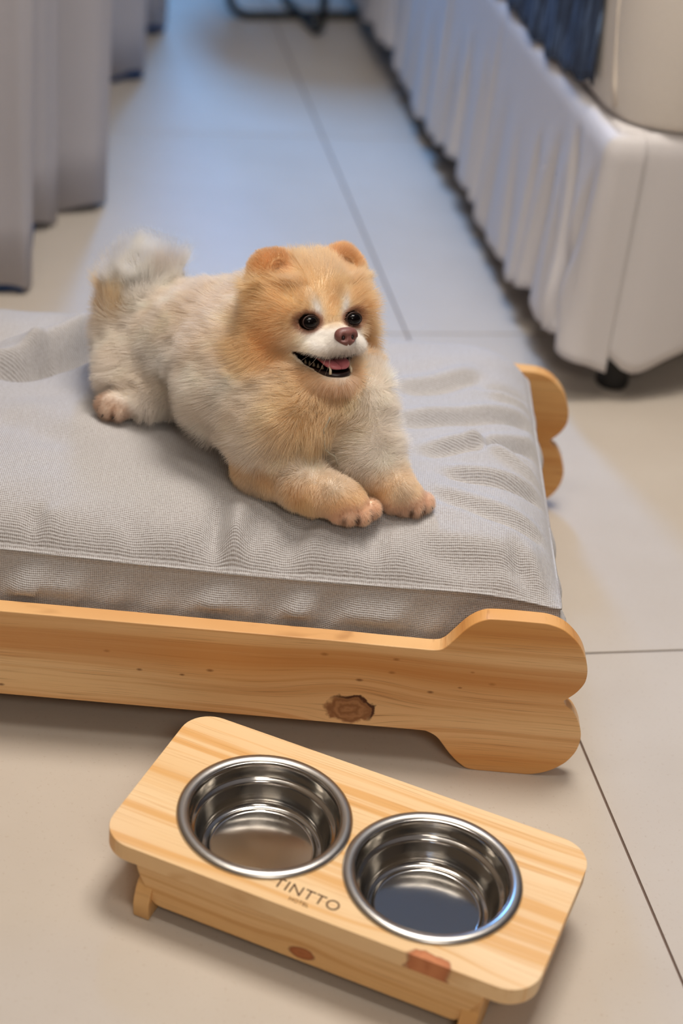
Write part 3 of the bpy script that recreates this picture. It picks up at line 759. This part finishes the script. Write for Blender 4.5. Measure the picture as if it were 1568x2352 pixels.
def surface_nets(Fv, org, hs):
    nx, ny, nz = Fv.shape; S = Fv < 0
    cs = (nx-1, ny-1, nz-1)
    acc = np.zeros(cs + (3,)); cnt = np.zeros(cs)
    corners = [(i, j, k) for i in (0, 1) for j in (0, 1) for k in (0, 1)]
    def sub(A, c): return A[c[0]:c[0]+cs[0], c[1]:c[1]+cs[1], c[2]:c[2]+cs[2]]
    for a in corners:
        for ax in range(3):
            if a[ax]: continue
            b = list(a); b[ax] = 1
            fa, fb_ = sub(Fv, a), sub(Fv, b); m = sub(S, a) != sub(S, b)
            t = np.where(m, fa/np.where(m, fa - fb_, 1), 0)
            for q in range(3): acc[..., q] += np.where(m, a[q] + (t if q == ax else 0), 0)
            cnt += m
    act = cnt > 0; ids = -np.ones(cs, int); ids[act] = np.arange(act.sum())
    I = np.argwhere(act); V = (I + acc[act]/cnt[act][:, None])*hs + org
    Fc = []
    for ax in range(3):
        o1, o2 = (ax+1) % 3, (ax+2) % 3
        sl = [slice(1, -1)]*3; sl[ax] = slice(0, -1); slb = list(sl); slb[ax] = slice(1, None)
        A = S[tuple(sl)]; B = S[tuple(slb)]
        idx = np.argwhere(A != B); off = np.ones(3, int); off[ax] = 0; idx = idx + off
        flip = S[idx[:, 0], idx[:, 1], idx[:, 2]]
        def cell(d1, d2):
            q = idx.copy(); q[:, o1] -= d1; q[:, o2] -= d2; return ids[q[:, 0], q[:, 1], q[:, 2]]
        quad = np.stack([cell(1, 1), cell(0, 1), cell(0, 0), cell(1, 0)], 1)
        quad[~flip] = quad[~flip][:, ::-1]
        Fc.append(quad)
    return V, np.concatenate(Fc)
hs = 0.0021
lo = np.array([-0.505, 0.035, 0.222]); hi = np.array([-0.105, 0.42, 0.475])
dims = np.ceil((hi - lo)/hs).astype(int)
ax_ = [lo[i] + np.arange(dims[i])*hs for i in range(3)]
Fv = np.empty(tuple(dims))
for i0 in range(0, dims[0], 24):
    P_ = np.stack(np.meshgrid(ax_[0][i0:i0+24], ax_[1], ax_[2], indexing='ij'), -1)
    Fv[i0:i0+24] = dog_sdf(P_)[0]
Vd, Fd = surface_nets(Fv, lo, hs)
def sdf_grad(P):
    g = np.empty_like(P); ee_ = 0.0008
    for q in range(3):
        d = np.zeros(3); d[q] = ee_; g[:, q] = dog_sdf(P + d)[0] - dog_sdf(P - d)[0]
    return g/np.maximum(np.linalg.norm(g, axis=1), 1e-9)[:, None]

def L3(*c): return np.array(lin(*c)[:3])
def sst(x, a, b):
    t = np.clip((x - a)/(b - a), 0, 1); return t*t*(3 - 2*t)
def noise3(P, f, seed):
    r_ = np.random.default_rng(seed); out = np.zeros(len(P))
    for k in range(7):
        w = r_.normal(size=3)*f; out += np.sin(P @ w + r_.uniform(0, 6.28))
    return out/7**.5/1.2
def coat(P):
    """coat colour (linear) at bed-frame points"""
    n_ = len(P); Q = to_head(P); x, y, z = Q.T
    cream = L3(255, 252, 248); tan = L3(253, 228, 184); gold = L3(246, 202, 142); white = L3(255, 252, 248); peach = L3(252, 238, 220)
    C = np.tile(cream, (n_, 1))
    def put(col, w):
        w = np.clip(w, 0, 1)[:, None]; C[:] = C*(1 - w) + col*w
    nz = noise3(P, 55.0, 3); nz2 = noise3(P, 160.0, 5)
    put(peach, 0.35 + 0.18*nz)
    # back saddle: warmer along the spine
    put(peach, 0.6*sst(P[:, 2], .335, .37)*(P[:, 0] < -.28))
    hd = dog_sdf(P)[1]
    head = sst(-hd, -0.012, 0.004)
    dchest = np.linalg.norm(P - np.array([-.258, .135, .325]), axis=1)
    put(tan, 0.75*sst(-dchest, -.07, -.02))
    put(tan, head*0.95)
    rad = np.sqrt(x*x + (z + 1.0)**2)
    ring = np.exp(-((rad - 5.2)/1.3)**2)*sst(y, -2.5, 1.5)
    put(gold, head*ring*(0.55 + 0.35*nz)*np.where(z < 1.5, 1, 0.35))
    put(L3(254, 236, 206), head*sst(z, 1.0, 3.5)*0.9*np.exp(-(x/3.0)**2))          # pale forehead
    ear = sst(z, 4.6, 5.6)*sst(abs(x), 2.0, 3.0)
    put(gold, head*ear*0.8); put(L3(178, 116, 70), head*ear*sst(y, .1, .6)*0.75*np.exp(-((abs(x)-3.6)/.8)**2 - ((z - 4.9)/1.3)**2))
    # white mask
    mz = np.exp(-(x/3.6)**4 - ((z + 2.0)/1.9)**4)*sst(y, 1.8, 3.4)
    put(white, head*1.6*mz)
    put(white, head*1.3*np.exp(-((abs(x) - 1.35 - .25*np.clip(z-1, 0, 3))/.5)**2)*np.exp(-((z - 1.5)/1.1)**2)*(y > 3))
    put(gold, head*0.35*np.exp(-(x/.6)**2 - ((z - 1.6)/0.9)**2)*(y > 3))
    put(L3(252, 232, 212), head*1.2*np.exp(-(x/2.8)**2 - ((z + 5.4)/1.4)**2)*sst(y, 1.0, 3.0))  # chin
    for ex in EYE:
        de = np.linalg.norm((Q - np.array(ex))/EYE_S, axis=1)
        put(L3(176, 124, 98), 0.9*sst(-de, -1.75, -1.15))
        put(L3(52, 32, 26), sst(-de, -1.14, -1.0))
    put(L3(150, 132, 118), head*0.8*np.exp(-((x)/1.3)**2 - ((z + 2.75)/.45)**2)*(y > 5.5))
    # legs and paws
    lg = sst(-P[:, 2], -.285, -.262)*(P[:, 1] < .16)
    put(L3(250, 222, 178), lg*(0.75 + .2*nz))
    for k, t in enumerate(TOES):
        dt = np.linalg.norm(P - np.array(t), axis=1)
        put(L3(254, 228, 206) if k < 8 else L3(212, 184, 162), sst(-dt, -.020, -.008)*0.85)
    # shade in the gaps between the toes, painted into the coat colour
    for a, b in list(zip(TOES[0:3], TOES[1:4])) + list(zip(TOES[4:7], TOES[5:8])) + list(zip(TOES[8:10], TOES[9:11])):
        mid_ = (np.array(a) + np.array(b))/2 + np.array([.002, -.004, -.001])
        put(L3(110, 66, 44), sst(-np.linalg.norm((P - mid_)*np.array([1.6, 1, 1]), axis=1), -.0075, -.002)*0.9)
    # tail: white plume with a tan root
    tb = np.linalg.norm(P - np.array([-.428, .33, .345]), axis=1)
    istail = sst(-np.linalg.norm(P - np.array([-.447, .343, .335]), axis=1), -.062, -.04)*sst(P[:, 2], .285, .31)
    put(tan, istail*sst(-P[:, 2], -.340, -.318)*.7); put(white, istail*sst(P[:, 2], .318, .335))
    put(L3(226, 172, 116), sst(-tb, -.018, -.004)*.6)
    C *= (1 + 0.05*nz2)[:, None]
    return C, Q
me = bpy.data.meshes.new('body'); me.from_pydata(Vd.tolist(), [], Fd.tolist()); me.update()
body = link_mesh('body', me, None, dog, True)
Cv, Qv = coat(Vd)
_, hv, mv = dog_sdf(Vd)
inm = (mv < 0.0009) & (hv > -0.003) & (Qv[:, 1] > 0.5)
Cv[inm] = L3(38, 18, 16)
ca = me.color_attributes.new('coat', 'FLOAT_COLOR', 'POINT')
ca.data.foreach_set('color', np.concatenate([Cv, np.ones((len(Cv), 1))], 1).astype(np.float32).ravel())
t = NT('dog_skin_coat'); at = t.n('ShaderNodeVertexColor', layer_name='coat')
t.out(Base_Color=t.mix(0.15, at.outputs[0], (0.10, 0.06, 0.035, 1)), Roughness=0.95, Specular_IOR_Level=0.02)
me.materials.append(t.m)

# fur
tri = np.concatenate([Fd[:, [0, 1, 2]], Fd[:, [0, 2, 3]]])
ta, tb_, tc = Vd[tri[:, 0]], Vd[tri[:, 1]], Vd[tri[:, 2]]
area = 0.5*np.linalg.norm(np.cross(tb_ - ta, tc - ta), axis=1)
cen = (ta + tb_ + tc)/3
qc = to_head(cen)
facew = np.exp(-((np.linalg.norm(qc - np.array([0, 4.5, -1.0]), axis=1))/4.0)**4)
shortw = sst(-cen[:, 2], -.290, -.262)*(cen[:, 1] < .165)
earw = (qc[:, 2] > 3.6) & (abs(qc[:, 0]) > 1.8) & (qc[:, 1] > -3)
tailw = np.linalg.norm(cen - np.array([-.447, .343, .34]), axis=1) < .05
wgt = area*(1.0 + 2.0*facew + 2.0*shortw + 2.0*earw + 2.0*tailw)
NH = 300000
pick = rng.choice(len(tri), NH, p=wgt/wgt.sum())
u_, v_ = rng.random(NH), rng.random(NH); fl_ = u_ + v_ > 1; u_[fl_] = 1 - u_[fl_]; v_[fl_] = 1 - v_[fl_]
R0 = ta[pick] + (tb_ - ta)[pick]*u_[:, None] + (tc - ta)[pick]*v_[:, None]
C0, Q0 = coat(R0)
_, hv, mv = dog_sdf(R0)
keep = (mv > 0.0024) | (Q0[:, 1] < 0.6)
for ex in EYE: keep &= np.linalg.norm((Q0 - np.array(ex))/EYE_S, axis=1) > EYE_R*1.2
keep &= ~((abs(Q0[:, 0]) < .95) & (Q0[:, 1] > 7.0) & (Q0[:, 2] > -2.2))
R0, C0, Q0, hv = R0[keep], C0[keep], Q0[keep], hv[keep]
NH = len(R0)
G = sdf_grad(R0)
x, y, z = Q0.T
head = sst(-hv, -0.010, 0.002)
dface = np.sqrt((x/1.15)**2 + ((y - 5.0)/1.3)**2 + ((z + 1.2)/1.1)**2)
# length in metres
Ln = np.full(NH, 0.0165)
Lh = 0.0036 + 0.0130*sst(dface, 2.4, 6.0)
Lh = np.where((z > 4.0) & (abs(x) > 2.0), 0.0075, Lh)
Ln = Ln*(1 - head) + Lh*head
def mixl(target, w):
    global Ln
    Ln = Ln*(1 - w) + target*w
dchest = np.linalg.norm(R0 - np.array([-.258, .135, .315]), axis=1)
mixl(0.022, sst(-dchest, -.07, -.03)*(1 - head))
lowleg = sst(-R0[:, 2], -.290, -.268)*(R0[:, 1] < .165)
mixl(0.0085, lowleg)
for t_ in TOES: mixl(0.0046, sst(-np.linalg.norm(R0 - np.array(t_), axis=1), -.030, -.016))
istail = sst(-np.linalg.norm(R0 - np.array([-.447, .343, .335]), axis=1), -.060, -.045)*sst(R0[:, 2], .295, .315)
mixl(0.030, istail)
# comb direction
comb = np.tile(np.array([-0.75, 0.45, -0.35]), (NH, 1))                      # body: back along the flank and down
radial = np.stack([x, np.full(NH, -2.2), z + 0.6], 1); radial /= np.linalg.norm(radial, axis=1)[:, None]
combh = radial @ HM.T
comb = comb*(1 - head)[:, None] + combh*head[:, None]
down = np.array([0.35, -0.25, -0.7])
comb = comb*(1 - lowleg)[:, None] + down*lowleg[:, None]
tdir = np.array([-0.25, 0.0, 1.5]); comb = comb*(1 - istail)[:, None] + tdir*istail[:, None]
tang = comb - G*np.sum(comb*G, 1)[:, None]
nzv = np.stack([noise3(R0, 130.0, 11+q) for q in range(3)], 1)
nzf = rng.normal(size=(NH, 3))
tw = 0.5*(1 - head) + head*(0.80 - 0.15*sst(dface, 3.0, 6.5)); tw = tw + 0.15*lowleg
D = G*1.0 + tang*tw[:, None] + nzv*0.22 + nzf*0.17
D /= np.linalg.norm(D, axis=1)[:, None]
Ln = Ln*(0.72 + 0.45*rng.random(NH))*(1 + 0.15*noise3(R0, 90.0, 21))
K = 5
Pts = np.empty((NH, K, 3))
grav = np.array([0, 0, -1.0])
for k in range(K):
    s = k/(K-1)
    Pts[:, k] = R0 - G*0.0006 + D*(Ln*s)[:, None] + (tang*0.35 + grav*0.18 + nzv*0.10)*(Ln*s*s)[:, None]
Pts[:, :, 2] = np.maximum(Pts[:, :, 2], 0.236)
hc = bpy.data.hair_curves.new('fur')
hc.add_curves([K]*NH)
hc.position_data.foreach_set('vector', Pts.astype(np.float32).ravel())
ra = hc.attributes.get('radius') or hc.attributes.new('radius', 'FLOAT', 'POINT')
prof_ = np.array([1.0, 0.95, 0.8, 0.55, 0.15])
base_r = np.where(head > .5, 0.000095, 0.000125) * np.where(Ln < .006, .8, 1.0)
ra.data.foreach_set('value', (base_r[:, None]*prof_[None]).astype(np.float32).ravel())
cc = hc.attributes.new('coat', 'FLOAT_COLOR', 'CURVE')
C0 = C0*(0.94 + 0.1*rng.random((NH, 1)))
cc.data.foreach_set('color', np.concatenate([np.clip(C0, 0, 1), np.ones((NH, 1))], 1).astype(np.float32).ravel())
fur = bpy.data.objects.new('fur', hc); COL.objects.link(fur); fur.parent = dog
fur['kind'] = 'stuff'
t = NT('dog_fur'); at = t.n('ShaderNodeAttribute', attribute_name='coat')
t.out(Base_Color=at.outputs[0], Roughness=0.65, Specular_IOR_Level=0.1)
tr = t.n('ShaderNodeBsdfTranslucent', {'Color': at.outputs[0]})
mx = t.n('ShaderNodeMixShader', {0: 0.5, 1: t.b.outputs[0], 2: tr.outputs[0]})
t.t.links.new(mx.outputs[0], t.N['Material Output'].inputs[0])
hc.materials.append(t.m)

# eyes, nose, mouth
EYEM = NT('dark_eye'); EYEM.out(Base_Color=(0.003, 0.002, 0.002, 1), Roughness=0.04, Specular_IOR_Level=0.16)
LIPM = simple('black_lip', lin(40, 26, 25), 0.35)
RIMM = simple('eyelid_rim', lin(52, 30, 24), 0.5)
def ico(name, c, r, mat, parent, sub=4, axes=None):
    bm = bmesh.new(); bmesh.ops.create_icosphere(bm, subdivisions=sub, radius=1.0)
    for v in bm.verts:
        q = np.array(v.co)*np.array(r); v.co = Vector(H(*(np.array(c) + q)))
    return from_bm(name, bm, mat, parent, True)
for ex in EYE:
    e_ = ico('eye', ex, tuple(EYE_R*1.0*EYE_S), EYEM.m, dog)
    # lid ring lying on the opening
    sgn = -1 if ex[0] < 0 else 1
    pts = []
    for k in range(33):
        a = 2*math.pi*k/32
        lx, lz = EYE_R*.93*math.cos(a), EYE_R*EYE_S[2]*.93*math.sin(a)
        ly = EYE_R*EYE_S[1]*math.sqrt(max(0.0, 1.06**2 - .93**2))
        pts.append(H(ex[0] + lx, ex[1] + ly*0.97 - 0.04, ex[2] + lz))
    tube('eyelid', pts, 0.0007, RIMM, dog, 8, False)
NOSEM = NT('brown_nose'); _n = NOSEM.noise(NOSEM.obj(), 900.0, 2.0).outputs[0]
NOSEM.out(Base_Color=NOSEM.mix(_n, lin(112, 70, 66), lin(134, 88, 82)), Roughness=0.42, Normal=NOSEM.bump(_n, 0.5, 0.0004))
def nose():
    N_ = 72; V, F = [], []
    rows = 40
    for i in range(rows + 1):
        th = math.pi*i/rows
        for j in range(N_):
            ph = 2*math.pi*j/N_
            X_, Y_, Z_ = math.sin(th)*math.sin(ph), math.sin(th)*math.cos(ph), math.cos(th)
            s = lambda q, p: math.copysign(abs(q)**p, q)
            x_ = 1.06*s(X_, .85)*(1.0 + .10*Z_ - (.42*max(0, -Z_))); y_ = 0.72*s(Y_, .9); z_ = 0.82*s(Z_, .85)
            if Y_ > 0.1:                                   # nostrils and philtrum
                for sg in (-1, 1):
                    d = math.hypot((x_ - sg*.44)/.22, (z_ + .02 - 0.0)/.26)
                    y_ -= 0.50*math.exp(-d**2*1.1)
                    d2 = math.hypot((x_ - sg*.78)/.26, (z_ + .22)/.13)
                    y_ -= 0.22*math.exp(-d2**2)
                y_ -= 0.16*math.exp(-(x_/.07)**2)*(1 if z_ < .15 else math.exp(-((z_-.15)/.15)**2))
            V.append(H(x_*1.12 - 0.05, 7.25 + y_, -1.14 + z_*1.12))
    for i in range(rows):
        for j in range(N_): F.append((i*N_+j, i*N_+(j+1) % N_, (i+1)*N_+(j+1) % N_, (i+1)*N_+j))
    o_ = from_data('nose', V, F, NOSEM.m, dog, True)
    bm = bmesh.new(); bm.from_mesh(o_.data); bmesh.ops.remove_doubles(bm, verts=bm.verts[:], dist=1e-6); bmesh.ops.recalc_face_normals(bm, faces=bm.faces[:]); bm.to_mesh(o_.data); bm.free()
nose()
for sg in (-1, 1):
    ico('nostril', (-0.05 + sg*.48, 7.56, -1.18), (.17, .16, .20), LIPM, dog, 3)
# lower lip
def ysurf(x, z):
    ys = np.linspace(9.0, 1.0, 400); P = np.array([H(x, q, z) for q in ys]); v = dog_sdf(P, True) < 0
    return float(ys[np.argmax(v)]) if v.any() else 1.0
lipx = [-3.15, -2.95, -2.7, -2.4, -2.1, -1.7, -1.3, -.8, 0, .8, 1.3, 1.7, 2.1, 2.4, 2.7, 2.95, 3.15]
lz = lambda q: float(np.interp(abs(q), [0, .8, 1.3, 2.1, 2.7, 3.15], [-4.85, -4.78, -4.6, -3.95, -3.25, -2.66]))
lip = [(q, ysurf(q, lz(q) - .12) - .12, lz(q) - .05) for q in lipx]
lp = catmull(lip, 4); m_ = len(lp)
tube('lower_lip', [H(*p) for p in lp], [0.0008 + 0.0018*math.sin(math.pi*i/(m_-1))**.5 for i in range(m_)], LIPM, dog, 10)
uz = lambda q: float(np.interp(abs(q), [0, 1, 2, 2.6, 3.15], [-2.95, -3.15, -3.08, -2.86, -2.62]))
upl = [(q, ysurf(q, uz(q) + .12) - .22, uz(q) + .02) for q in lipx]
lp = catmull(upl, 4); m_ = len(lp)
tube('upper_lip', [H(*p) for p in lp], [0.0005 + 0.0008*math.sin(math.pi*i/(m_-1))**.6 for i in range(m_)], LIPM, dog, 8)
TON = simple('pink_tongue', lin(226, 132, 140), 0.35)
def tongue():
    V, F = [], []; nu, nv = 26, 24
    for side in (1, -1):
        for i in range(nu + 1):
            f = i/nu; yy = 2.6 + 3.25*f
            hw = 1.45*math.sqrt(max(0, 1 - max(0, (f - .6)/.4)**2.2))
            for j in range(nv + 1):
                g = -1 + 2*j/nv
                th_ = 0.34*math.sqrt(max(0, 1 - g**4))*math.sqrt(max(0.0, 1 - max(0, (f-.8)/.2)**2))
                zz = -3.25 - 0.95*f**1.3 + 0.30*g*g*(1 - f) - 0.16*math.exp(-(g/.14)**2)*(side > 0) + side*th_
                V.append(H(0.15 + hw*g, yy, zz))
    m_ = nv + 1; off = (nu+1)*m_
    for s_ in (0, off):
        for i in range(nu):
            for j in range(nv): F.append((s_+i*m_+j, s_+(i+1)*m_+j, s_+(i+1)*m_+j+1, s_+i*m_+j+1))
    o_ = from_data('tongue', V, F, TON, dog, True)
    bm = bmesh.new(); bm.from_mesh(o_.data); bmesh.ops.remove_doubles(bm, verts=bm.verts[:], dist=1e-5); bmesh.ops.recalc_face_normals(bm, faces=bm.faces[:]); bm.to_mesh(o_.data); bm.free()
tongue()
TOO = simple('ivory_tooth', lin(232, 218, 190), 0.3)
for (tx, ty, tz, hgt, rr_) in ((-1.05, 5.75, -4.7, .75, .15), (1.3, 5.6, -4.7, .7, .14)):
    tube('tooth', [H(tx, ty, tz), H(tx - .02, ty + .08, tz + hgt*.5), H(tx - .1, ty + .02, tz + hgt)], [rr_*.01, rr_*.0085, rr_*.002], TOO, dog, 8)
for k in range(5):
    tx = -2.35 + .22*k; ty = 3.3 + .42*k
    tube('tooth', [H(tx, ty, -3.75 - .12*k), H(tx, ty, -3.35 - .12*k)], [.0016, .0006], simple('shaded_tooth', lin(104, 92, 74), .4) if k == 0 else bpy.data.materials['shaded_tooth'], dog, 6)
# claws
CL = simple('dark_claw', lin(58, 44, 38), 0.4)
for k, t_ in enumerate(TOES):
    p = np.array(t_); dr = np.array([.75, -.65, 0]) if k < 4 else (np.array([.8, -.6, 0]) if k < 8 else np.array([-.45, -.9, 0]))
    a0 = p + dr*.0068 + np.array([0, 0, -.0015]); a1 = a0 + dr*.0035 + np.array([0, 0, -.0022]); a1[2] = max(a1[2], .2395)
    tube('claw', [a0, (a0+a1)/2 + np.array([0, 0, .0006]), a1], [.0014, .0011, .0004], CL, dog, 6)
# fine whiskers
WH = simple('pale_whisker', lin(222, 206, 190), 0.5)
for k, (sx, sy, sz, ex_, ey_, ez_) in enumerate(((-1.7, 5.6, -2.4, -3.6, 4.6, -4.6), (-1.9, 5.0, -2.3, -4.2, 3.7, -4.0), (-1.4, 6.0, -2.6, -2.5, 5.5, -4.9), (-1.2, 6.2, -2.7, -1.9, 6.0, -5.0), (1.6, 5.7, -2.4, 3.6, 5.0, -3.9))):
    mid_ = ((sx+ex_)/2, (sy+ey_)/2 + .4, (sz+ez_)/2 + .15)
    tube('whisker', [H(sx, sy, sz), H(*mid_), H(ex_, ey_, ez_)], [.00011, .00008, .00003], WH, dog, 5)
# thin clear cord with a small tag hanging between the fore legs
cordm = NT('clear_cord'); cordm.out(Base_Color=lin(196, 188, 170), Roughness=0.15, Transmission_Weight=0.4)
tube('cord', [[-0.2365, 0.105, 0.3348], [-0.2398, 0.103, 0.325], [-0.2419, 0.102, 0.3214], [-0.2395, 0.102, 0.3134], [-0.2393, 0.102, 0.3061], [-0.2373, 0.102, 0.2989], [-0.2333, 0.102, 0.2959], [-0.2284, 0.102, 0.2934], [-0.2257, 0.102, 0.2877], [-0.2243, 0.102, 0.2819]], 0.0007, cordm.m, dog, 6)

bpy.context.view_layer.update()
